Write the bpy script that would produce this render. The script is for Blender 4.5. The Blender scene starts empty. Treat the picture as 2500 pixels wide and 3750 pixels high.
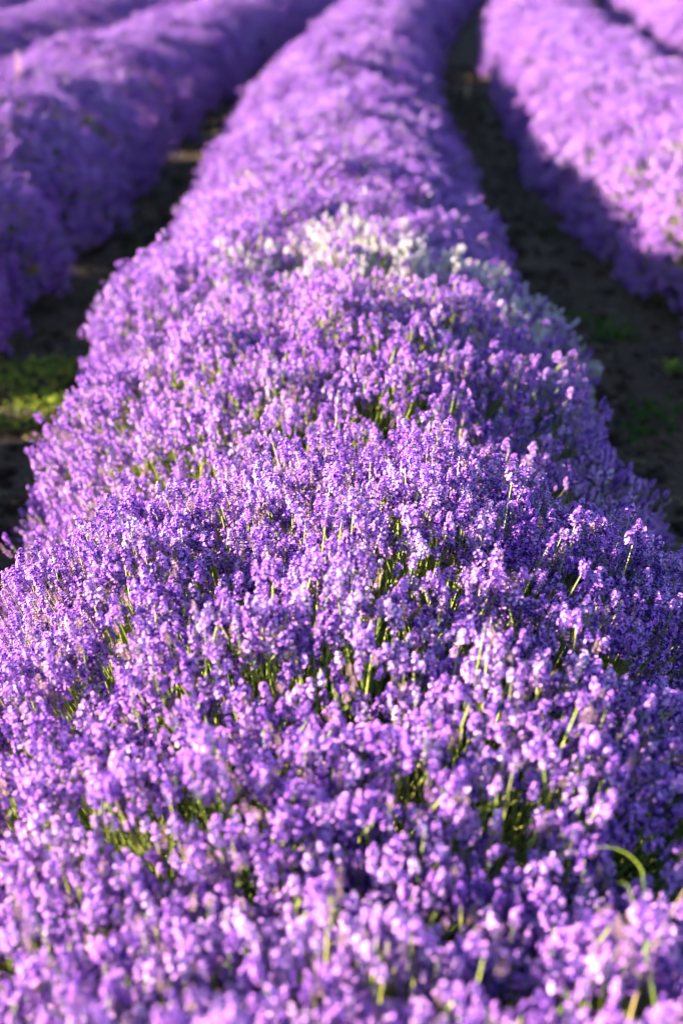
import bpy, math, random
import numpy as np
from mathutils import Vector, Matrix

random.seed(7)
rng = np.random.default_rng(11)
R = math.radians
scene = bpy.context.scene
col = scene.collection

# ------------------------------------------------------------------ camera
CAM_Z = 1.45
PITCH = R(22.69)
cam_data = bpy.data.cameras.new('camera')
cam = bpy.data.objects.new('camera', cam_data)
col.objects.link(cam)
cam.location = (0.0, 0.0, CAM_Z)
cam.rotation_euler = (R(90) - PITCH, 0, 0)
cam_data.sensor_fit = 'HORIZONTAL'
cam_data.sensor_width = 24.0
cam_data.lens = 50.0
cam_data.clip_start = 0.05
cam_data.clip_end = 6000
cam_data.dof.use_dof = True
cam_data.dof.focus_distance = 2.10
cam_data.dof.aperture_fstop = 2.7
cam_data.dof.aperture_blades = 0
scene.camera = cam

# ------------------------------------------------------------------ sky, sun, exposure
SUN_EL = R(18)
SUN_VEC = Vector((-1.0, 0.03, 0)).normalized()            # where the sun stands, seen from the field
world = bpy.data.worlds.new('World')
scene.world = world
world.use_nodes = True
wn = world.node_tree
bg = wn.nodes['Background']
sky = wn.nodes.new('ShaderNodeTexSky')
sky.sky_type = 'NISHITA'
sky.sun_disc = False
sky.air_density = 0.85
sky.dust_density = 0.4
sky.ozone_density = 1.5
sky.sun_elevation = SUN_EL
sky.sun_rotation = math.atan2(SUN_VEC.x, SUN_VEC.y)
wn.links.new(sky.outputs[0], bg.inputs[0])
bg.inputs[1].default_value = 0.05
sun_data = bpy.data.lights.new('sun', 'SUN')
sun_data.energy = 5.0
sun_data.angle = R(0.5)
sun_data.color = (1.0, 0.82, 0.61)
sun = bpy.data.objects.new('sun', sun_data)
col.objects.link(sun)
sdir = Vector((SUN_VEC.x * math.cos(SUN_EL), SUN_VEC.y * math.cos(SUN_EL), math.sin(SUN_EL)))
sun.rotation_euler = sdir.to_track_quat('Z', 'Y').to_euler()
sun.location = (-6, 4, 6)
scene.view_settings.view_transform = 'Standard'
scene.view_settings.look = 'None'
scene.view_settings.gamma = 1.0
scene.view_settings.use_curve_mapping = False
scene.view_settings.exposure = 3.22
scene.cycles.max_bounces = 4
scene.cycles.diffuse_bounces = 2
scene.cycles.transmission_bounces = 3
scene.cycles.use_denoising = True
scene.cycles.use_adaptive_sampling = True
scene.cycles.adaptive_threshold = 0.02
scene.cycles.adaptive_min_samples = 24


# ------------------------------------------------------------------ helpers
def tag(o, label=None, cat=None, group=None, kind=None):
    for k, v in (('label', label), ('category', cat), ('group', group), ('kind', kind)):
        if v:
            o[k] = v
    return o


class MB:
    """collects faces into ONE mesh; every face keeps a material index and a tint"""
    def __init__(s):
        s.v, s.f, s.m, s.t = [], [], [], []

    def add(s, verts, faces, mat=0, tint=0.5):
        n = len(s.v)
        s.v += [tuple(p) for p in verts]
        s.f += [tuple(i + n for i in q) for q in faces]
        s.m += [mat] * len(faces)
        s.t += [tint] * len(faces)

    def mesh(s, name, mats, smooth=False):
        me = bpy.data.meshes.new(name)
        me.from_pydata(s.v, [], s.f)
        for m in mats:
            me.materials.append(m)
        me.polygons.foreach_set('material_index', s.m)
        a = me.attributes.new('tint', 'FLOAT', 'FACE')
        a.data.foreach_set('value', s.t)
        if smooth:
            me.polygons.foreach_set('use_smooth', [True] * len(s.f))
        me.update()
        return me

    def obj(s, name, mats, parent=None, loc=(0, 0, 0), smooth=False):
        o = bpy.data.objects.new(name, s.mesh(name, mats, smooth))
        col.objects.link(o)
        o.location = loc
        o.parent = parent
        return o


def frame(d):
    d = Vector(d).normalized()
    a = Vector((0, 0, 1)) if abs(d.z) < 0.9 else Vector((1, 0, 0))
    x = d.cross(a).normalized()
    return d, x, d.cross(x).normalized()


def tube(mb, pts, rads, sides=5, mat=0, tint=0.5, cap=True):
    vs, fs = [], []
    for i, p in enumerate(pts):
        q = Vector(pts[min(i + 1, len(pts) - 1)]) - Vector(pts[max(i - 1, 0)])
        d, x, y = frame(q)
        for k in range(sides):
            a = 2 * math.pi * k / sides
            vs.append(Vector(p) + (x * math.cos(a) + y * math.sin(a)) * rads[i])
    for i in range(len(pts) - 1):
        for k in range(sides):
            k2 = (k + 1) % sides
            fs.append((i * sides + k, i * sides + k2, (i + 1) * sides + k2, (i + 1) * sides + k))
    if cap:
        fs.append(tuple(range((len(pts) - 1) * sides, len(pts) * sides)))
    mb.add(vs, fs, mat, tint)


def value_noise(x, y, seed=0):
    def h(i, j):
        n = (i.astype(np.int64) * 374761393 + j.astype(np.int64) * 668265263 + seed * 144665) & 0xffffffff
        n = ((n ^ (n >> 13)) * 1274126177) & 0xffffffff
        return ((n ^ (n >> 16)) & 0xffff) / 65535.0
    i, j = np.floor(x), np.floor(y)
    u, v = x - i, y - j
    u, v = u * u * (3 - 2 * u), v * v * (3 - 2 * v)
    return (h(i, j) * (1 - u) + h(i + 1, j) * u) * (1 - v) + (h(i, j + 1) * (1 - u) + h(i + 1, j + 1) * u) * v


def new_mat(name):
    m = bpy.data.materials.new(name)
    m.use_nodes = True
    nt = m.node_tree
    return m, nt, nt.nodes['Principled BSDF'], nt.nodes['Material Output']


def nd(nt, t, **kw):
    n = nt.nodes.new(t)
    for k, v in kw.items():
        setattr(n, k, v)
    return n


def plant_mat(name, ramp, trans=0.3, rough=0.6, per_obj=0.5, drift=0.45):
    """leaf / petal material: the colour comes from a ramp driven by the piece's tint and a per-instance random"""
    m, nt, p, out = new_mat(name)
    at = nd(nt, 'ShaderNodeAttribute', attribute_name='tint')
    oi = nd(nt, 'ShaderNodeObjectInfo')
    mx = nd(nt, 'ShaderNodeMix', data_type='FLOAT')
    mx.inputs[0].default_value = per_obj
    nt.links.new(at.outputs['Fac'], mx.inputs[2])
    nt.links.new(oi.outputs['Random'], mx.inputs[3])
    cr = nd(nt, 'ShaderNodeValToRGB')
    el = cr.color_ramp.elements
    while len(el) < len(ramp):
        el.new(0.5)
    for e, (pos, c) in zip(el, ramp):
        e.position = pos
        e.color = (*c, 1)
    nz = nd(nt, 'ShaderNodeTexNoise')                       # plants and branches differ a little in shade
    nz.inputs['Scale'].default_value = 3.0
    nz.inputs['Detail'].default_value = 1.0
    nt.links.new(oi.outputs['Location'], nz.inputs['Vector'])
    ad = nd(nt, 'ShaderNodeMath', operation='MULTIPLY_ADD')
    ad.inputs[1].default_value = drift
    nt.links.new(nz.outputs['Fac'], ad.inputs[0])
    nt.links.new(mx.outputs[0], ad.inputs[2])
    sb = nd(nt, 'ShaderNodeMath', operation='SUBTRACT')
    sb.inputs[1].default_value = drift * 0.5
    nt.links.new(ad.outputs[0], sb.inputs[0])
    nt.links.new(sb.outputs[0], cr.inputs[0])
    nt.nodes.remove(p)
    p = nd(nt, 'ShaderNodeBsdfDiffuse')
    nt.links.new(cr.outputs[0], p.inputs[0])
    tr = nd(nt, 'ShaderNodeBsdfTranslucent')
    nt.links.new(cr.outputs[0], tr.inputs[0])
    ms = nd(nt, 'ShaderNodeMixShader')
    ms.inputs[0].default_value = trans
    nt.links.new(p.outputs[0], ms.inputs[1])
    nt.links.new(tr.outputs[0], ms.inputs[2])
    nt.links.new(ms.outputs[0], out.inputs[0])
    return m


PETAL = plant_mat('petal', [(0.0, (0.33, 0.115, 0.60)), (0.35, (0.51, 0.225, 0.735)), (0.7, (0.645, 0.375, 0.80)), (1.0, (0.79, 0.61, 0.87))], 0.28, 0.5, 0.5)
CALYX = plant_mat('calyx', [(0.0, (0.045, 0.018, 0.18)), (0.4, (0.10, 0.042, 0.32)), (0.75, (0.19, 0.10, 0.43)), (1.0, (0.34, 0.27, 0.50))], 0.15, 0.6, 0.45)
WPETAL = plant_mat('white_petal', [(0.0, (0.70, 0.60, 0.80)), (1.0, (0.84, 0.78, 0.82))], 0.35, 0.5, 0.4)
WCALYX = plant_mat('pale_calyx', [(0.0, (0.22, 0.26, 0.22)), (1.0, (0.48, 0.50, 0.44))], 0.2, 0.6, 0.4)
FADED = plant_mat('faded_calyx', [(0.0, (0.16, 0.10, 0.18)), (0.5, (0.30, 0.21, 0.24)), (1.0, (0.48, 0.36, 0.26))], 0.2, 0.7, 0.4)
STEM = plant_mat('stem_green', [(0.0, (0.16, 0.25, 0.05)), (0.5, (0.28, 0.36, 0.08)), (0.85, (0.42, 0.44, 0.13)), (1.0, (0.50, 0.43, 0.19))], 0.2, 0.55, 0.2)
LEAF = plant_mat('grey_green_leaf', [(0.0, (0.05, 0.085, 0.03)), (0.6, (0.10, 0.15, 0.06)), (1.0, (0.19, 0.23, 0.11))], 0.25, 0.6, 0.5)
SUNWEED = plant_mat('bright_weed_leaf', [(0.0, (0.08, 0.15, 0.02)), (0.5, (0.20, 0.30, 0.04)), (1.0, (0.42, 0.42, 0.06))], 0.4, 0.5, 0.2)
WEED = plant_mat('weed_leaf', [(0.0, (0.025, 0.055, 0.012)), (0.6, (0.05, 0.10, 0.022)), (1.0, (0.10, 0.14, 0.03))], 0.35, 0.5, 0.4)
GRASS = plant_mat('grass_leaf', [(0.0, (0.20, 0.30, 0.05)), (1.0, (0.30, 0.40, 0.06))], 0.4, 0.45, 0.3)
STRAW = plant_mat('dry_straw', [(0.0, (0.36, 0.27, 0.12)), (1.0, (0.52, 0.42, 0.20))], 0.2, 0.6, 0.3)
PINKSEED = plant_mat('pink_seed', [(0.0, (0.52, 0.34, 0.42)), (1.0, (0.68, 0.50, 0.54))], 0.3, 0.6, 0.3)

# inner mound of woody twigs and leaves: procedural
MOUND, nt, p, out = new_mat('mound_foliage')
tc = nd(nt, 'ShaderNodeTexCoord')
nz = nd(nt, 'ShaderNodeTexNoise')
nz.inputs['Scale'].default_value = 45
nz.inputs['Detail'].default_value = 4
cr = nd(nt, 'ShaderNodeValToRGB')
cr.color_ramp.elements[0].color = (0.018, 0.028, 0.012, 1)
cr.color_ramp.elements[1].color = (0.09, 0.12, 0.045, 1)
cr.color_ramp.elements[0].position, cr.color_ramp.elements[1].position = 0.35, 0.7
bp = nd(nt, 'ShaderNodeBump')
bp.inputs['Strength'].default_value = 1.0
bp.inputs['Distance'].default_value = 0.03
nt.links.new(tc.outputs['Object'], nz.inputs['Vector'])
nt.links.new(nz.outputs['Fac'], cr.inputs[0])
nt.links.new(cr.outputs[0], p.inputs['Base Color'])
nt.links.new(nz.outputs['Fac'], bp.inputs['Height'])
nt.links.new(bp.outputs[0], p.inputs['Normal'])
p.inputs['Roughness'].default_value = 0.9

SOIL, nt, p, out = new_mat('soil')
tc = nd(nt, 'ShaderNodeTexCoord')
n1 = nd(nt, 'ShaderNodeTexNoise')
n1.inputs['Scale'].default_value = 3.0
n1.inputs['Detail'].default_value = 8
n2 = nd(nt, 'ShaderNodeTexNoise')
n2.inputs['Scale'].default_value = 38
n2.inputs['Detail'].default_value = 6
mx = nd(nt, 'ShaderNodeMix', data_type='FLOAT')
mx.inputs[0].default_value = 0.5
cr = nd(nt, 'ShaderNodeValToRGB')
el = cr.color_ramp.elements
el[0].position, el[0].color = 0.33, (0.024, 0.017, 0.012, 1)
el[1].position, el[1].color = 0.68, (0.085, 0.062, 0.042, 1)
bp = nd(nt, 'ShaderNodeBump')
bp.inputs['Strength'].default_value = 0.9
bp.inputs['Distance'].default_value = 0.03
for n in (n1, n2):
    nt.links.new(tc.outputs['Object'], n.inputs['Vector'])
nt.links.new(n1.outputs['Fac'], mx.inputs[2])
nt.links.new(n2.outputs['Fac'], mx.inputs[3])
nt.links.new(mx.outputs[0], cr.inputs[0])
nt.links.new(cr.outputs[0], p.inputs['Base Color'])
nt.links.new(n2.outputs['Fac'], bp.inputs['Height'])
nt.links.new(bp.outputs[0], p.inputs['Normal'])
p.inputs['Roughness'].default_value = 0.95
p.inputs['Specular IOR Level'].default_value = 0.15


# ------------------------------------------------------------------ the field's layout
ROW_STEP = 1.77
HALF = 0.68
RIGHT_OUT = 0.07


def row_shift(y):
    """all rows bend to the right together as they run away"""
    y = np.asarray(y, float)
    q = np.clip(y - 6.3, 0, 18)
    return -0.03 + 0.0044 * q * q + np.clip(y - 24.3, 0, None) * 0.16


# ------------------------------------------------------------------ ground: one sheet to the horizon
def spread(lo, hi, step, far):
    a = list(np.arange(lo, hi + 1e-6, step))
    s, x = step, hi
    while x < far:
        s *= 1.25
        x += s
        a.append(x)
    s, x = step, lo
    while x > -far:
        s *= 1.25
        x -= s
        a.insert(0, x)
    return np.array(a)


gx, gy = spread(-2.6, 2.6, 0.03, 2500), spread(2.5, 11.0, 0.035, 2500)
GX, GY = np.meshgrid(gx, gy)
near = np.exp(-np.maximum(0, np.hypot(GX, GY - 6) - 14) / 6)
GZ = (value_noise(GX * 2.2, GY * 2.2, 1) - 0.5) * 0.05 + (value_noise(GX * 9, GY * 9, 2) - 0.5) * 0.035 + (value_noise(GX * 22, GY * 22, 3) - 0.5) * 0.018
GZ = GZ * near - 0.02
nx, ny = len(gx), len(gy)
idx = np.arange(nx * ny).reshape(ny, nx)
quads = np.stack([idx[:-1, :-1], idx[:-1, 1:], idx[1:, 1:], idx[1:, :-1]], -1).reshape(-1, 4)
gm = bpy.data.meshes.new('ground')
gm.from_pydata(np.stack([GX, GY, GZ], -1).reshape(-1, 3).tolist(), [], quads.tolist())
gm.polygons.foreach_set('use_smooth', [True] * len(gm.polygons))
gm.materials.append(SOIL)
ground = bpy.data.objects.new('ground', gm)
col.objects.link(ground)
tag(ground, 'dark brown crumbly soil of the lavender field', 'soil', kind='structure')


def ground_z(x, y):
    x, y = np.asarray(x, float), np.asarray(y, float)
    return (value_noise(x * 2.2, y * 2.2, 1) - 0.5) * 0.05 + (value_noise(x * 9, y * 9, 2) - 0.5) * 0.035 - 0.02


# ------------------------------------------------------------------ flower spikes (prototypes)
def add_calyx(mb, base, d, L, w, mat, tint, sides=4):
    d, x, y = frame(d)
    b = Vector(base)
    vs = [b]
    for t, r in ((0.62, w), (1.0, w * 0.72)):
        for k in range(sides):
            a = 2 * math.pi * (k + 0.5) / sides
            vs.append(b + d * L * t + (x * math.cos(a) + y * math.sin(a)) * r)
    fs = [(0, 1 + (k + 1) % sides, 1 + k) for k in range(sides)]
    fs += [(1 + k, 1 + (k + 1) % sides, 1 + sides + (k + 1) % sides, 1 + sides + k) for k in range(sides)]
    mb.add(vs, fs, mat, tint)
    return b + d * L


def add_corolla(mb, c, d, size, mat, tint, petals=5):
    d, x, y = frame(d)
    c = Vector(c)
    a0 = random.uniform(0, 6.28)
    for k in range(petals):
        a = a0 + 2 * math.pi * k / petals + random.uniform(-.2, .2)
        L = size * (1.15 if k < 2 else 0.9) * random.uniform(.8, 1.15)
        r = x * math.cos(a) + y * math.sin(a)
        s = d.cross(r)
        fl = random.uniform(0.1, 0.6)
        mid = c + r * L * 0.6 + d * L * (0.35 + 0.2 * fl)
        tip = c + r * L * 1.05 + d * L * (0.35 - 0.35 * fl)
        w = L * 0.48
        mb.add([c - d * L * 0.1, mid + s * w, tip, mid - s * w], [(0, 1, 2, 3)], mat, min(1, max(0, tint + random.uniform(-.12, .12))))


SPIKE = 0.52                                                # overall size of the flower heads


def spike_faces(mb, lod, faded=False, lean=0.0, bud=False):
    """one flower spike, its lowest whorl at the origin, rising along +Z; returns its height"""
    H = random.uniform(0.029, 0.040)
    if lod == 0:
        n = random.choice([5, 5, 6, 6])
    elif lod == 1:
        n = 5
    else:
        n = 4
    for i in range(n):
        t = i / (n - 1)
        z = H * (t ** 0.92) * 0.86
        prof = (0.82 + 0.55 * math.sin(math.pi * min(1, t * 0.9 + 0.12))) * (1 - 0.42 * t * t)
        q = {0: 8, 1: 5, 2: 3}[lod] - (1 if t > 0.85 else 0)
        up = 0.55 + 0.9 * t * t
        a0 = random.uniform(0, 6.28)
        bloom = random.uniform(0.22, 0.62) if not faded else random.uniform(0.02, 0.15)
        if bud:
            bloom *= 0.25
        if t > 0.9:
            bloom *= 0.6
        for k in range(q):
            a = a0 + 2 * math.pi * (k + random.uniform(-.25, .25)) / q
            o = Vector((math.cos(a), math.sin(a), 0))
            d = (o + Vector((0, 0, up + random.uniform(-.25, .25)))).normalized()
            b = o * 0.0012 + Vector((lean * z * z * 6, 0, z))
            if lod == 0:
                L, w = 0.0060 * prof * random.uniform(.85, 1.15), 0.0014
            elif lod == 1:
                L, w = 0.0074 * prof * random.uniform(.85, 1.15), 0.0021
            else:
                L, w = 0.0115 * prof * random.uniform(.85, 1.2), 0.0042
            tip = add_calyx(mb, b, d, L, w, 2 if faded else 1, random.random(), 4 if lod == 0 else 3)
            if random.random() < bloom:
                s = {0: 0.0038, 1: 0.0049, 2: 0.0095}[lod]
                add_corolla(mb, tip, (d + Vector((0, 0, .15))).normalized(), s * random.uniform(.8, 1.15), 0, random.random(), {0: 5, 1: 4, 2: 3}[lod])
    return H


def stem_faces(mb, L, mat, lod):
    bend = random.uniform(-0.03, 0.03), random.uniform(-0.03, 0.03)
    n = {0: 5, 1: 4, 2: 2}[lod]
    pts, rad = [], []
    for i in range(n):
        t = i / (n - 1)
        pts.append((bend[0] * t * t, bend[1] * t * t, 0.032 - t * (L + 0.032)))
        rad.append({0: 0.0011, 1: 0.0014, 2: 0.002}[lod] * (0.7 + 0.5 * t))
    tube(mb, pts, rad, 4 if lod == 0 else 3, mat, random.random(), cap=False)
    if lod == 0 and random.random() < 0.4:               # a pair of narrow bracts below the spike
        z = -random.uniform(0.02, 0.05)
        a = random.uniform(0, 6.28)
        for s in (0, math.pi):
            o = Vector((math.cos(a + s), math.sin(a + s), 0))
            pz = Vector((0, 0, z))
            sd = Vector((-o.y, o.x, 0)) * 0.0016
            mb.add([pz, pz + o * .008 + Vector((0, 0, .008)) + sd, pz + o * .013 + Vector((0, 0, .018)), pz + o * .008 + Vector((0, 0, .008)) - sd], [(0, 1, 2, 3)], mat, .5)


def proto_collection(name, meshes):
    c = bpy.data.collections.new(name)                     # never linked to the scene: only a source of instances
    for i, me in enumerate(meshes):
        c.objects.link(bpy.data.objects.new('%s_%02d' % (name, i), me))
    return c


def mats_for(white):
    return [WPETAL, WCALYX, FADED, STEM] if white else [PETAL, CALYX, FADED, STEM]


def transformed(src, dst, M):
    n = len(dst.v)
    dst.v += [tuple(M @ Vector(p)) for p in src.v]
    dst.f += [tuple(i + n for i in q) for q in src.f]
    dst.m += src.m
    dst.t += src.t


spike_meshes, stem_meshes, full = {}, [], {}


def cluster(n, lod, radius, white):
    """a few spikes at different stages side by side, each with its own shade"""
    big = MB()
    for k in range(n):
        mb = MB()
        q = random.random()
        spike_faces(mb, lod, faded=q < .10, bud=.10 < q < .28, lean=random.uniform(-1, 1))
        if lod == 2:
            stem_faces(mb, .07, 3, 2)
        a, r = random.uniform(0, 6.28), (radius * math.sqrt(random.random()) if k else 0)
        M = Matrix.Translation((r * math.cos(a), r * math.sin(a), random.uniform(-.045, .022) if k else 0)) @ Matrix.Rotation(random.uniform(-.26, .26), 4, 'X') @ Matrix.Rotation(random.uniform(-.26, .26), 4, 'Y') @ Matrix.Scale(random.uniform(.78, 1.2), 4)
        sh = random.uniform(-.25, .25)
        mb.t = [min(1, max(0, t + sh)) for t in mb.t]
        transformed(mb, big, M)
    return big.mesh('spike_cluster', mats_for(white))


for white in (False, True):
    ms = []
    for v in range(10):
        mb = MB()
        spike_faces(mb, 0, faded=(v == 9), bud=v in (7, 8), lean=random.uniform(-1, 1))
        ms.append(mb.mesh('flower_spike', mats_for(white)))
    spike_meshes[white] = ms
    nm = '_white' if white else ''
    full[(0, white)] = proto_collection('near_spikes' + nm, [cluster(5, 0, .040, white) for v in range(12)])
    full[(1, white)] = proto_collection('mid_spikes' + nm, [cluster(6, 1, .046, white) for v in range(12)])
for v in range(6):
    mb = MB()
    stem_faces(mb, random.uniform(.26, .36), 0, 0)
    stem_meshes.append(mb.mesh('stem', [STEM]))
full[(2, False)] = proto_collection('far_tuft', [cluster(18, 1, .078, False) for v in range(12)])

fm = []
for v in range(5):                                          # tuft of narrow lavender leaves
    mb = MB()
    for k in range(14):
        a = random.uniform(0, 6.28)
        o = Vector((math.cos(a), math.sin(a), 0))
        e = random.uniform(.3, 1.6)
        d = (o + Vector((0, 0, e))).normalized()
        L, w = random.uniform(.03, .06), random.uniform(.0018, .003)
        s = Vector((-o.y, o.x, 0)) * w
        b = o * random.uniform(0, .012) + Vector((0, 0, random.uniform(-.02, .02)))
        m = b + d * L * .55
        t = b + d * L + o * L * .15 - Vector((0, 0, L * .1))
        mb.add([b, m + s, t, m - s], [(0, 1, 2, 3)], 0, random.random())
    fm.append(mb.mesh('leaf_tuft', [LEAF]))
LEAFTUFT = proto_collection('leaf_tuft', fm)


# ------------------------------------------------------------------ scattering
def instancer(collection):
    ng = bpy.data.node_groups.new('scatter_' + collection.name, 'GeometryNodeTree')
    ng.interface.new_socket('Geometry', in_out='INPUT', socket_type='NodeSocketGeometry')
    ng.interface.new_socket('Geometry', in_out='OUTPUT', socket_type='NodeSocketGeometry')
    gi, go = ng.nodes.new('NodeGroupInput'), ng.nodes.new('NodeGroupOutput')
    iop = ng.nodes.new('GeometryNodeInstanceOnPoints')
    ci = ng.nodes.new('GeometryNodeCollectionInfo')
    ci.inputs['Collection'].default_value = collection
    ci.inputs['Separate Children'].default_value = True
    ci.inputs['Reset Children'].default_value = True
    def attr(name, t):
        a = ng.nodes.new('GeometryNodeInputNamedAttribute')
        a.data_type = t
        a.inputs['Name'].default_value = name
        return a.outputs['Attribute']
    L = ng.links.new
    L(gi.outputs[0], iop.inputs['Points'])
    L(ci.outputs[0], iop.inputs['Instance'])
    iop.inputs['Pick Instance'].default_value = True
    L(attr('variant', 'INT'), iop.inputs['Instance Index'])
    e2r = ng.nodes.new('FunctionNodeEulerToRotation')
    L(attr('rot', 'FLOAT_VECTOR'), e2r.inputs[0])
    L(e2r.outputs[0], iop.inputs['Rotation'])
    L(attr('size', 'FLOAT'), iop.inputs['Scale'])
    L(iop.outputs[0], go.inputs[0])
    return ng


_groups = {}


def eulers(D, roll):
    """XYZ eulers that carry +Z onto D with a roll about it"""
    b = np.arccos(np.clip(D[:, 2], -1, 1))
    c = np.arctan2(D[:, 1], D[:, 0])
    cb, sb, cc, sc = np.cos(b), np.sin(b), np.cos(c), np.sin(c)
    A = np.zeros((len(D), 3, 3))
    A[:, 0] = np.stack([cc * cb, -sc, cc * sb], 1)
    A[:, 1] = np.stack([sc * cb, cc, sc * sb], 1)
    A[:, 2] = np.stack([-sb, 0 * b, cb], 1)
    r = roll - c
    B = np.zeros_like(A)
    B[:, 0, 0] = np.cos(r); B[:, 0, 1] = -np.sin(r)
    B[:, 1, 0] = np.sin(r); B[:, 1, 1] = np.cos(r)
    B[:, 2, 2] = 1
    M = A @ B
    return np.stack([np.arctan2(M[:, 2, 1], M[:, 2, 2]), -np.arcsin(np.clip(M[:, 2, 0], -1, 1)), np.arctan2(M[:, 1, 0], M[:, 0, 0])], 1)


def scatter(name, collection, P, D, size, parent=None, nvar=12, variant=None):
    n = len(P)
    me = bpy.data.meshes.new(name)
    me.vertices.add(n)
    me.vertices.foreach_set('co', np.asarray(P, np.float32).ravel())
    a = me.attributes.new('rot', 'FLOAT_VECTOR', 'POINT')
    a.data.foreach_set('vector', eulers(D, rng.uniform(0, 6.28, n)).astype(np.float32).ravel())
    a = me.attributes.new('size', 'FLOAT', 'POINT')
    a.data.foreach_set('value', np.asarray(size, np.float32))
    a = me.attributes.new('variant', 'INT', 'POINT')
    if variant is None:
        variant = rng.integers(0, nvar, n)
    a.data.foreach_set('value', variant.astype(np.int32))
    o = bpy.data.objects.new(name, me)
    col.objects.link(o)
    o.parent = parent
    if collection.name not in _groups:
        _groups[collection.name] = instancer(collection)
    md = o.modifiers.new('scatter', 'NODES')
    md.node_group = _groups[collection.name]
    o['kind'] = 'stuff'
    return o


# ------------------------------------------------------------------ lavender plants as mounds
PP = 2.2


class Plant:
    def __init__(s, row, cy, ry, rx=HALF, h=0.62, dx=0.0, white=False):
        s.row, s.cy, s.ry, s.rx, s.h, s.white = row, cy, ry, rx, h, white
        s.cx = float(row_shift(cy)) + row * ROW_STEP + (RIGHT_OUT if row > 0 else 0) + dx
        s.seed = random.randrange(10000)

    def F(s, P):
        """<1 inside the mound"""
        q = (np.abs((P[:, 0] - s.cx) / s.rx) ** PP + np.abs((P[:, 1] - s.cy) / s.ry) ** PP + np.abs(P[:, 2] / s.h) ** PP)
        return q ** (1 / PP)

    def surface(s, density, zmin=0.06):
        m = int(density * 9)
        d = rng.normal(size=(m, 3))
        d[:, 2] = np.abs(d[:, 2])
        d /= np.linalg.norm(d, axis=1)[:, None]
        q = (np.abs(d[:, 0] / s.rx) ** PP + np.abs(d[:, 1] / s.ry) ** PP + np.abs(d[:, 2] / s.h) ** PP)
        r = q ** (-1 / PP)
        P = d * r[:, None]
        N = np.stack([np.sign(P[:, 0]) * np.abs(P[:, 0]) ** (PP - 1) / s.rx ** PP,
                      np.sign(P[:, 1]) * np.abs(P[:, 1]) ** (PP - 1) / s.ry ** PP,
                      P[:, 2] ** (PP - 1) / s.h ** PP], 1)
        N /= np.linalg.norm(N, axis=1)[:, None]
        w = r * r / np.maximum(0.15, (N * d).sum(1))       # area per direction
        area = 2 * math.pi * w.mean()
        keep = rng.random(m) < density * area / m * (w / w.mean())
        keep &= P[:, 2] > zmin
        P, N = P[keep], N[keep]
        P[:, 0] += s.cx
        P[:, 1] += s.cy
        return P, N


def spikes_on(plant, others, density, bald=0.5):
    """tips' positions and directions of the plant's flower spikes"""
    P, N = plant.surface(density)
    n = len(P)
    keep = np.ones(n, bool)
    crease = np.zeros(n)
    for o in others:
        if o is plant or abs(o.cy - plant.cy) > 2.5 or o.row != plant.row:
            continue
        f = o.F(P)
        keep &= f > 0.93
        crease = np.maximum(crease, np.clip((1.38 - f) / 0.34, 0, 1))
    # thin, uneven places where the stems show
    lump = value_noise(P[:, 0] * 7 + plant.seed, P[:, 1] * 7 + P[:, 2] * 5, 5)
    thin = np.clip((value_noise(P[:, 0] * 4.5 + P[:, 2] * 3, P[:, 1] * 4.5, 6) - 0.62) / 0.2, 0, 1)
    keep &= rng.random(n) > np.maximum(bald * crease * (0.5 + lump), thin * 0.22)
    P, N, lump = P[keep], N[keep], lump[keep]
    n = len(P)
    up = np.array([0, 0, 1.0])
    D = N * 0.62 + up * 0.62 + rng.normal(0, 0.17, (n, 3))
    D[:, 2] = np.maximum(D[:, 2], 0.12)
    D /= np.linalg.norm(D, axis=1)[:, None]
    off = (lump - 0.5) * 0.10 + rng.normal(0, 0.022, n) + np.where(rng.random(n) < 0.02, rng.uniform(0.01, 0.04, n), 0)
    off += (value_noise(P[:, 0] * 17, P[:, 1] * 17 + P[:, 2] * 9, 8) - .5) * 0.065
    P = P + N * off[:, None] - D * 0.03
    ok = P[:, 2] > 0.04
    return P[ok], D[ok], N[ok]


CF = 3267.0 / 1568.0


def in_view(P, margin=0.0):
    c, s = math.cos(PITCH), math.sin(PITCH)
    z = P[:, 1] * c - (P[:, 2] - CAM_Z) * s
    v = (P[:, 1] * s + (P[:, 2] - CAM_Z) * c) / np.maximum(z, 1e-3)
    u = P[:, 0] / np.maximum(z, 1e-3)
    return (z > 0.2) & (np.abs(u) < 0.5 / CF * (1 + margin)) & (np.abs(v) < 0.75 / CF * (1 + margin))


def mound(name, plants, parent, scale, loc):
    """the leafy heart of the plants, one shell each with an uneven surface"""
    vs, fs = [], []
    for pl in plants:
        na, nb = 22, 9
        base = len(vs)
        for j in range(nb + 1):
            e = (math.pi / 2) * j / nb
            for i in range(na):
                a = 2 * math.pi * i / na
                d = np.array([math.cos(a) * math.cos(e), math.sin(a) * math.cos(e), math.sin(e)])
                r = (abs(d[0] / pl.rx) ** PP + abs(d[1] / pl.ry) ** PP + abs(d[2] / pl.h) ** PP) ** (-1 / PP)
                k = scale * (0.9 + 0.2 * random.random())
                vs.append((pl.cx + d[0] * r * k - loc[0], pl.cy + d[1] * r * k - loc[1], d[2] * r * k - 0.04 * (j == 0) - loc[2]))
        for j in range(nb):
            for i in range(na):
                i2 = (i + 1) % na
                fs.append((base + j * na + i, base + j * na + i2, base + (j + 1) * na + i2, base + (j + 1) * na + i))
    me = bpy.data.meshes.new(name)
    me.from_pydata(vs, [], fs)
    me.materials.append(MOUND)
    me.polygons.foreach_set('use_smooth', [True] * len(fs))
    o = bpy.data.objects.new(name, me)
    col.objects.link(o)
    o.parent = parent
    return o


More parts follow.
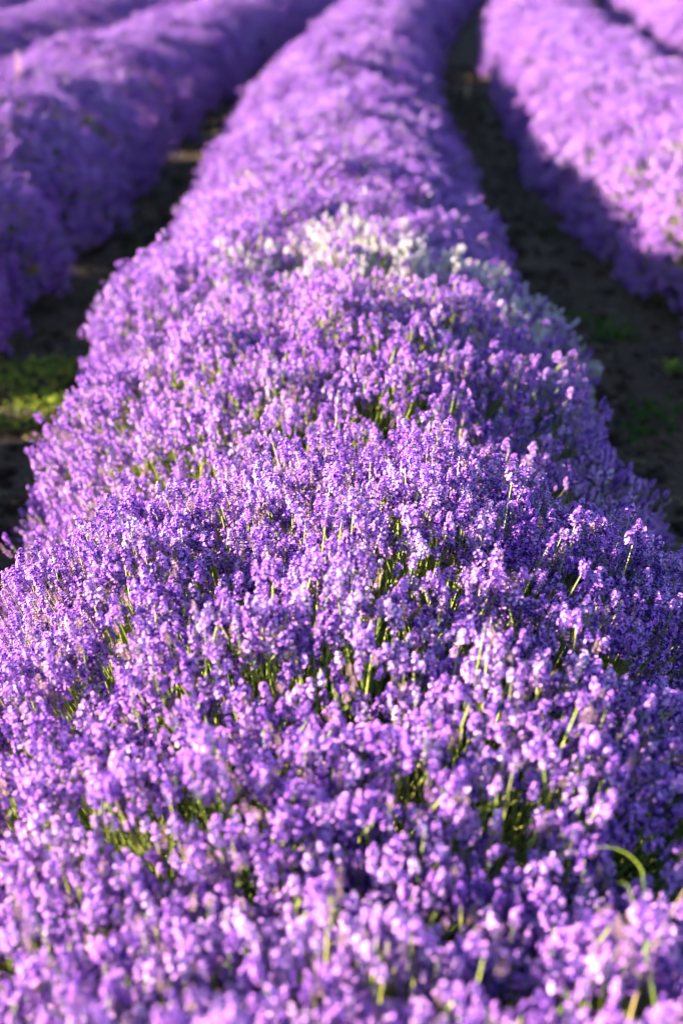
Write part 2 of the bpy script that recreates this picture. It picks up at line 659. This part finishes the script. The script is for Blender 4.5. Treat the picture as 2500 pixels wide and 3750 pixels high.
def stems(name, P, D, parent, loc, L, segs, rad):
    """the stems under the spikes of one plant, bending in towards its foot"""
    n = len(P)
    inward = (np.array([loc[0], loc[1], 0.05]) - P) * np.array([1, 1, 0.0])
    L = L * rng.uniform(.8, 1.2, n)
    X = np.cross(D, np.array([0.3, 0.9, 0.2]))
    X /= np.linalg.norm(X, axis=1)[:, None]
    Y = np.cross(D, X)
    wob = rng.normal(0, .012, (n, 3))
    V = np.zeros((n, segs + 1, 3, 3))
    for i in range(segs + 1):
        t = i / segs
        c = P + D * (0.012 - t * (L + .012))[:, None] + (inward * .12 + wob) * t * t
        for k in range(3):
            a = 2 * math.pi * k / 3
            V[:, i, k] = c + (X * math.cos(a) + Y * math.sin(a)) * rad * (.75 + .5 * t)
    V[..., 2] = np.maximum(V[..., 2], -0.03)
    V -= loc
    q = []
    for i in range(segs):
        for k in range(3):
            q.append((i * 3 + k, i * 3 + (k + 1) % 3, i * 3 + 3 + (k + 1) % 3, i * 3 + 3 + k))
    q = np.array(q)
    F = (np.arange(n) * (segs + 1) * 3)[:, None, None] + q[None]
    nf = n * len(q)
    me = bpy.data.meshes.new(name)
    me.vertices.add(n * (segs + 1) * 3)
    me.vertices.foreach_set('co', V.astype(np.float32).ravel())
    me.loops.add(nf * 4)
    me.loops.foreach_set('vertex_index', F.astype(np.int32).ravel())
    me.polygons.add(nf)
    me.polygons.foreach_set('loop_start', np.arange(0, nf * 4, 4, dtype=np.int32))
    me.update(calc_edges=True)
    a = me.attributes.new('tint', 'FLOAT', 'FACE')
    a.data.foreach_set('value', np.repeat(rng.random(n), len(q)).astype(np.float32))
    me.materials.append(STEM)
    o = bpy.data.objects.new(name, me)
    col.objects.link(o)
    o.parent = parent
    o['kind'] = 'stuff'
    return o


def variants(n):
    v = rng.integers(0, 7, n)
    v[rng.random(n) < 0.08] = 7
    v[rng.random(n) < 0.08] = 8
    v[rng.random(n) < 0.06] = 9
    return v


def build_plant(pl, others, label, group, lod, density, singles, with_stem, bald=0.5):
    loc = np.array([pl.cx, pl.cy, 0.0])
    root = bpy.data.objects.new('lavender_plant', None)
    root.empty_display_size = 0.1
    col.objects.link(root)
    root.location = loc
    tag(root, label, 'lavender', group)
    per = (5, 6, 18)[lod]
    P, D, N = spikes_on(pl, others, density / per, bald)
    size = SPIKE * rng.uniform(0.85, 1.2, len(P))
    if singles:                                             # the largest in view, one by one
        S, SD, SN = spikes_on(pl, others, 1500, bald)
        toc = np.array([0, 0, CAM_Z]) - S
        dist = np.linalg.norm(toc, axis=1)
        face = (SN * toc).sum(1) / dist
        clear = np.ones(len(S), bool)
        for o in others:
            if o is not pl and o.row == pl.row and abs(o.cy - pl.cy) < 3:
                for t in (0.08, 0.16, 0.3, 0.5, 0.8):
                    q = S + toc / dist[:, None] * t
                    clear &= o.F(q) > 1.02
        score = np.where(in_view(S) & (face > 0.05) & clear, dist, 1e9)
        order = np.argsort(score)[:singles]
        order = order[score[order] < 1e8]
        E = eulers(SD[order], rng.uniform(0, 6.28, len(order)))
        var = variants(len(S))
        ssize = SPIKE * rng.uniform(0.85, 1.25, len(S))
        for k, i in enumerate(order):
            o = bpy.data.objects.new('flower_spike', spike_meshes[pl.white][var[i]])
            col.objects.link(o)
            o.parent = root
            o.location = S[i] - loc
            o.rotation_euler = E[k]
            o.scale = (ssize[i],) * 3
            if with_stem:
                s = bpy.data.objects.new('stem', stem_meshes[i % 6])
                col.objects.link(s)
                s.parent = o
    nm = 'flower_spikes_mass'
    if pl.white:                                            # purple neighbours' spikes lean in among the white ones
        mixed = rng.random(len(P)) < 0.5
        scatter('purple_spikes_mass', full[(lod, False)], P[mixed] - loc, D[mixed], size[mixed], root)
        scatter(nm, full[(lod, True)], P[~mixed] - loc, D[~mixed], size[~mixed], root)
    else:
        scatter(nm, full[(lod, False)], P - loc, D, size * (1.1 if lod == 2 else 1), root)
    if lod < 2:
        own = rng.random(len(P)) < (1.0 if lod == 0 else 0.7)
        stems('stems_mass', P[own], D[own], root, loc, 0.24, 3 if lod == 0 else 2, 0.0011 if lod == 0 else 0.0016)
    mound('leafy_mound', [pl], root, 0.66, loc)
    if lod < 2:
        L, N2 = Plant.surface(_shrunk(pl, 0.70), 900, 0.03)
        Dl = N2 * 0.7 + np.array([0, 0, .5]) + rng.normal(0, .25, (len(L), 3))
        Dl /= np.linalg.norm(Dl, axis=1)[:, None]
        scatter('leaf_tufts', LEAFTUFT, L - loc, Dl, rng.uniform(.8, 1.5, len(L)), root, 5)
    return root


def _shrunk(pl, k):
    q = Plant.__new__(Plant)
    q.__dict__.update(pl.__dict__)
    q.rx, q.ry, q.h = pl.rx * k, pl.ry * k, pl.h * k
    return q


def far_row(row, plants, others, label, density):
    loc = np.array([plants[0].cx, plants[0].cy, 0.0])
    root = bpy.data.objects.new('lavender_row', None)
    col.objects.link(root)
    root.location = loc
    tag(root, label, 'lavender row', 'far lavender rows', 'stuff')
    A, B = [], []
    for pl in plants:
        P, D, N = spikes_on(pl, others, density * float(np.clip(1.7 - (pl.cy - 7) / 13, .6, 1.6)), 0.3)
        A.append(P)
        B.append(D)
    P, D = np.concatenate(A), np.concatenate(B)
    far = np.clip(0.64 + (P[:, 1] - 7) / 40, .64, 1.0)
    scatter('flower_spikes_mass', full[(2, False)], P - loc, D, far * rng.uniform(.85, 1.2, len(P)), root)
    mound('leafy_mound', plants, root, 0.78, loc)
    return root


def run(row, y0, y1, gaps=()):
    """plants set out along a row, without those that would fill a gap"""
    out, y = [], y0
    while y < y1:
        step = random.uniform(0.66, 0.92)
        cy = y + step / 2
        out.append(Plant(row, cy, step * (0.74 if row < 0 else 0.86), HALF * random.uniform(0.92, 1.05), random.uniform(0.57, 0.66), random.uniform(-.04, .04)))
        y += step
        for g0, g1 in gaps:
            if y < g0 < y + 0.62:
                out[-1].ry *= 0.9
                y = g1 + 0.06
    return out


rows = {}
centre = [Plant(0, 0.62, 1.10, 0.73, 0.645, 0.02), Plant(0, 1.74, 1.10, 0.68, 0.655, 0.05), Plant(0, 3.02, 1.10, 0.69, 0.65, 0.02),
          Plant(0, 3.84, 0.56, 0.65, 0.635, 0.06, True), Plant(0, 3.90, 0.60, 0.40, 0.62, -0.31), Plant(0, 4.42, 0.70, 0.66, 0.63), Plant(0, 5.20, 0.72, 0.67, 0.65), Plant(0, 6.02, 0.75, 0.67, 0.62), Plant(0, 6.85, 0.75, .68, .64)]
rows[0] = centre + run(0, 7.3, 44, [(14.7, 14.86)])
left = [Plant(-1, 3.2, .6, .70, .62), Plant(-1, 3.82, .52, .68, .60), Plant(-1, 4.98, .48, .62, .57), Plant(-1, 5.76, .58, .64, .61), Plant(-1, 7.05, .92, .72, .68), Plant(-1, 8.25, .86, .70, .68), Plant(-1, 9.2, .66, .68, .63), Plant(-1, 10.3, .70, .68, .69)]
rows[-1] = left + run(-1, 10.75, 44)
right = [Plant(1, 3.3, .6, .68, .62, .12), Plant(1, 4.15, .72, .70, .63, .25), Plant(1, 5.0, .74, .70, .62, .17), Plant(1, 5.85, .74, .70, .64, .08), Plant(1, 6.7, .72, .7, .62)]
rows[1] = right + run(1, 7.15, 44)
for r_ in (-2, -3, 2, 3):
    rows[r_] = run(r_, 3.0 if abs(r_) == 2 else 8.0, 46)

# the plants of the middle row that can be told apart
middle_labels = [
    'nearest lavender plant of the middle row, blurred purple spikes along the bottom edge',
    'sharply focused purple lavender plant in the middle row, second from the camera',
    'purple lavender plant before the white one, green stems showing at its foot',
    'white flowered lavender plant, the only pale one in the middle row',
    'purple lavender plant in the middle row, left beside the white flowered one',
    'purple lavender plant of the middle row directly behind the white flowered one',
    'purple lavender plant of the middle row, second behind the white flowered one',
    'soft focus lavender plant of the middle row, third behind the white flowered one',
    'soft focus lavender plant of the middle row, fourth behind the white flowered one']
for i, (pl, lb) in enumerate(zip(centre, middle_labels)):
    near_ = i < 3
    build_plant(pl, rows[0], lb, 'lavender plants in the middle row', 0 if i < 4 else 1, 13500 if near_ else 11000,
                300 if i < 6 else 120, i < 4, 0.9 if i == 2 else 0.22)
left_names = [None, None,
              'small lavender plant cut off by the left edge, lowest of the left row',
              'shaded blue purple lavender plant at the left edge, just above the lowest one',
              'broad lavender mound of the left row with sunlit top, below the green crease',
              'lavender plant of the left row right behind the broad sunlit mound',
              'blurred lavender plant of the left row just in front of the green crease',
              'blurred lavender mound of the left row rising behind the green crease']
for i, (pl, lb) in enumerate(zip(left, left_names)):
    if lb is None:
        build_plant(pl, rows[-1], 'lavender plant of the left row just outside the left edge, %s to the camera' % ('nearest', 'second nearest')[i], 'lavender plants in the left row', 2, 4000, 0, False)
    else:
        build_plant(pl, rows[-1], lb, 'lavender plants in the left row', 1 if i < 6 else 2, 9000 if i < 6 else 8000, 150 if i < 6 else 0, False, 1.3 if i == 7 else 0.8)
right_names = [None, 'nearest lavender plant of the right row, cut off by the right edge',
               'second nearest lavender plant of the right row, its foot in blue shade',
               'third nearest lavender plant of the right row, pink purple in the sun',
               'fourth nearest lavender plant of the right row, pink purple in the sun']
for i, (pl, lb) in enumerate(zip(right, right_names)):
    if lb is None:
        continue
    build_plant(pl, rows[1], lb, 'lavender plants in the right row', 1, 9000, 150 if i > 1 else 60, False)
far_left = [p for p in rows[-1][8:] if p.cy < 12.6]
words = ['first', 'second', 'third', 'fourth', 'fifth', 'sixth', 'seventh', 'eighth']
for i, pl in enumerate(far_left):
    build_plant(pl, rows[-1], 'blurred lavender mound of the left row, %s past the mound behind the crease' % words[i], 'lavender plants in the left row', 2, 7500, 0, False, 0.7)
second_left = [p for p in rows[-2] if 12.0 < p.cy < 17.5]
for i, pl in enumerate(second_left):
    build_plant(pl, rows[-2], 'hazy lavender mound at top left above the left row, %s from the edge' % words[i], 'lavender mounds at the top left', 2, 6500, 0, False, 0.8)

# the far runs of the rows, where the plants melt together
far_row(0, [p for p in rows[0][9:]], rows[0], 'far end of the middle lavender row curving right at the top', 260)
far_row(-1, [p for p in rows[-1][8:] if p.cy >= 12.6], rows[-1], 'far end of the left lavender row rising to the top edge', 260)
far_row(1, [p for p in rows[1][5:]], rows[1], 'long sunlit run of the right lavender row towards the top', 270)
far_row(-2, [p for p in rows[-2] if p.cy >= 17.5], rows[-2], 'far end of the second lavender row at top left', 240)
far_row(2, [p for p in rows[2] if p.cy > 6], rows[2], 'sunlit lavender row in the top right corner beyond the dark furrow', 260)
far_row(-3, [p for p in rows[-3] if p.cy > 10], rows[-3], 'outermost lavender row in the very top left corner', 220)
far_row(3, [p for p in rows[3] if p.cy > 12], rows[3], 'lavender row beyond the one in the top right corner', 220)
nb = [p for p in rows[-2] if p.cy <= 12.0]
far_row(-2, nb, rows[-2], 'near run of the second row left, outside the left edge of the picture', 200)


# ------------------------------------------------------------------ soil clods and weeds on the paths
fm = []
for v in range(5):
    mb = MB()
    vs, fs = [], []
    for j in range(5):
        e = -math.pi / 2 + math.pi * j / 4
        for i in range(6):
            a = 2 * math.pi * i / 6
            r = random.uniform(.75, 1.2)
            vs.append((math.cos(a) * math.cos(e) * r, math.sin(a) * math.cos(e) * r, math.sin(e) * r * .7))
    for j in range(4):
        for i in range(6):
            fs.append((j * 6 + i, j * 6 + (i + 1) % 6, (j + 1) * 6 + (i + 1) % 6, (j + 1) * 6 + i))
    mb.add(vs, fs)
    fm.append(mb.mesh('clod', [SOIL]))
CLOD = proto_collection('soil_clod', fm)
pts = []
for side in (-1, 1):
    y = rng.uniform(2.4, 16, 2600)
    x = row_shift(y) + side * ROW_STEP / 2 + rng.normal(0, .16, len(y))
    pts.append(np.stack([x, y, ground_z(x, y)], 1))
pts = np.concatenate(pts)
o = scatter('soil_clods', CLOD, pts, np.tile([0, 0, 1.0], (len(pts), 1)), rng.gamma(2.0, 0.005, len(pts)) + .003, None, 5)
tag(o, 'loose crumbs and clods of soil along the paths', 'soil')


def weed(x, y, r, n, label, height=0.05, mat=WEED):
    mb = MB()
    for k in range(n):
        a = random.uniform(0, 6.28)
        q = r * math.sqrt(random.random())
        b = Vector((q * math.cos(a), q * math.sin(a), random.uniform(0, height * .8)))
        a2 = random.uniform(0, 6.28)
        o_ = Vector((math.cos(a2), math.sin(a2), 0))
        s = Vector((-o_.y, o_.x, 0))
        L = random.uniform(.018, .045)
        w = L * random.uniform(.2, .34)
        m = b + o_ * L * .5 + Vector((0, 0, L * random.uniform(.2, .6)))
        t = b + o_ * L + Vector((0, 0, L * random.uniform(-.1, .6)))
        mb.add([b, m + s * w, t, m - s * w, m - Vector((0, 0, w * .3))], [(0, 1, 4), (1, 2, 4), (2, 3, 4), (3, 0, 4)], 0, random.random())
        if k % 5 == 0:
            tube(mb, [(b.x * .7, b.y * .7, -.02), tuple(b)], [.0015, .001], 3, 0, .5)
    o = mb.obj('weed', [mat], None, (x, y, float(ground_z(x, y)) + 0.01))
    tag(o, label, 'weed', 'weeds on the paths')
    return o


weed(1.02, 5.15, .10, 90, 'green weed clump in the middle of the shaded right path', .06)
weed(0.93, 5.45, .06, 30, 'thin green weed behind the clump on the right path', .04)
weed(1.02, 4.32, .11, 80, 'low green weed on the right path beside the lavender, nearest the right edge', .05)
weed(0.92, 4.05, .08, 50, 'dark green weed at the foot of the middle row on the right path', .05)
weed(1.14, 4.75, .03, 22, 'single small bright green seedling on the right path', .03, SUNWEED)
weed(1.05, 7.0, .12, 50, 'faint green weed far up the right path by the right row', .04)
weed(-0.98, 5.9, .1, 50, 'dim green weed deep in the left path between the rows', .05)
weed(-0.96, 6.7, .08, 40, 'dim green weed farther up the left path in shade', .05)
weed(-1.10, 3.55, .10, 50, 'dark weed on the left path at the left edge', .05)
P_, S_ = [], []
mb = MB()
for k in range(900):                                        # dry litter and fallen stalks
    y = random.uniform(2.6, 15)
    x = float(row_shift(y)) + random.choice((-1, 1)) * ROW_STEP / 2 + random.gauss(0, .15)
    a = random.uniform(0, 6.28)
    d = Vector((math.cos(a), math.sin(a), random.uniform(-.1, .2))) * random.uniform(.01, .05)
    z = float(ground_z(x, y)) + .012
    tube(mb, [(x, y, z), (x + d.x, y + d.y, z + d.z)], [.0012, .0009], 3, 0, random.random(), cap=False)
o = mb.obj('dry_litter', [STRAW])
tag(o, 'bits of dry stalk strewn over the soil paths', 'litter', kind='stuff')

# thick weed cover on the left path, half of it catching the sun
mb = MB()
for k in range(1900):
    x, y = random.uniform(-1.36, -.72), random.uniform(4.20, 4.85)
    if value_noise(np.array([x * 9]), np.array([y * 9]), 4)[0] < .3:
        continue
    gz = float(ground_z(x, y))
    a2 = random.uniform(0, 6.28)
    o_ = Vector((math.cos(a2), math.sin(a2), 0))
    s = Vector((-o_.y, o_.x, 0))
    L = random.uniform(.012, .03)
    w = L * random.uniform(.25, .42)
    b = Vector((x, y, gz + random.uniform(0, .045)))
    m = b + o_ * L * .5 + Vector((0, 0, L * random.uniform(.1, .6)))
    t = b + o_ * L + Vector((0, 0, L * random.uniform(-.2, .7)))
    mb.add([b, m + s * w, t, m - s * w], [(0, 1, 2, 3)], 0, random.random())
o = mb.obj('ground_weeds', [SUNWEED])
tag(o, 'thick low green weeds on the left path, a strip of them sunlit yellow', 'ground cover', kind='stuff')


# ------------------------------------------------------------------ single stalks and grasses
def blade(name, pts, width, mat, label, cat):
    mb = MB()
    P = [Vector(q) for q in pts]
    base = Vector((P[0].x, P[0].y, 0))
    vs, fs = [], []
    n = 24
    def cat_rom(t):
        k = min(int(t * (len(P) - 1)), len(P) - 2)
        u = t * (len(P) - 1) - k
        p0, p1, p2, p3 = P[max(k - 1, 0)], P[k], P[k + 1], P[min(k + 2, len(P) - 1)]
        return 0.5 * ((2 * p1) + (p2 - p0) * u + (2 * p0 - 5 * p1 + 4 * p2 - p3) * u * u + (3 * p1 - p0 - 3 * p2 + p3) * u ** 3)
    for i in range(n + 1):
        t = i / n
        c = cat_rom(t)
        d = cat_rom(min(1, t + .02)) - cat_rom(max(0, t - .02))
        d, x, y = frame(d)
        w = width * (1 - t ** 3) * .5 + .0002
        vs += [c - x * w - base, c - y * w * .35 - base, c + x * w - base, c + y * w * .12 - base]
    for i in range(n):
        for k in range(4):
            fs.append((4 * i + k, 4 * i + (k + 1) % 4, 4 * i + 4 + (k + 1) % 4, 4 * i + 4 + k))
    mb.add(vs, fs, 0, .6)
    o = mb.obj(name, [mat], None, base, smooth=True)
    tag(o, label, cat)
    return o


blade('grass_blade', [(.30, 1.09, .30), (.292, 1.095, .46), (.288, 1.11, .59), (.284, 1.13, .612), (.262, 1.165, .605), (.225, 1.20, .57)], .0014, GRASS,
      'arching green grass blade among the blurred spikes at lower right', 'grass')
blade('grass_blade', [(.28, 1.05, .30), (.276, 1.055, .46), (.272, 1.06, .58), (.268, 1.085, .615), (.262, 1.11, .605)], .0014, GRASS,
      'short green grass blade below the arching one at lower right', 'grass')
blade('straw_stalk', [(.20, .90, .40), (.235, .945, .52), (.268, 1.0, .60), (.318, 1.068, .635), (.36, 1.12, .64)], .0015, STRAW,
      'yellow dry straw slanting in from the right edge near the bottom', 'straw')
blade('fallen_stalk', [(1.10, 12.9, .0), (1.13, 13.2, .05), (1.17, 13.5, .06), (1.19, 13.7, .02)], .03, STRAW,
      'pale fallen stalk lying on the far right path', 'stalk')

root = bpy.data.objects.new('wild_flower_stalk', None)
col.objects.link(root)
root.location = (-1.74, 8.0, -.05)
tag(root, 'pale pink seed stalk standing above the left row at the left edge', 'wild flower')
mb = MB()
tube(mb, [(0, 0, .2), (.01, 0, .6), (.0, 0, .82)], [.003, .0025, .0015], 5, 0, .5)
mb.obj('stem', [STRAW], root)
mb = MB()
for k in range(120):
    t = random.random()
    a = random.uniform(0, 6.28)
    r = .022 * (1 - t * .75)
    add_calyx(mb, (math.cos(a) * r * .4, math.sin(a) * r * .4, .62 + .22 * t), (math.cos(a), math.sin(a), random.uniform(.2, .9)), r * 1.0, .004, 0, random.random(), 4)
mb.obj('seed_head', [PINKSEED], root)
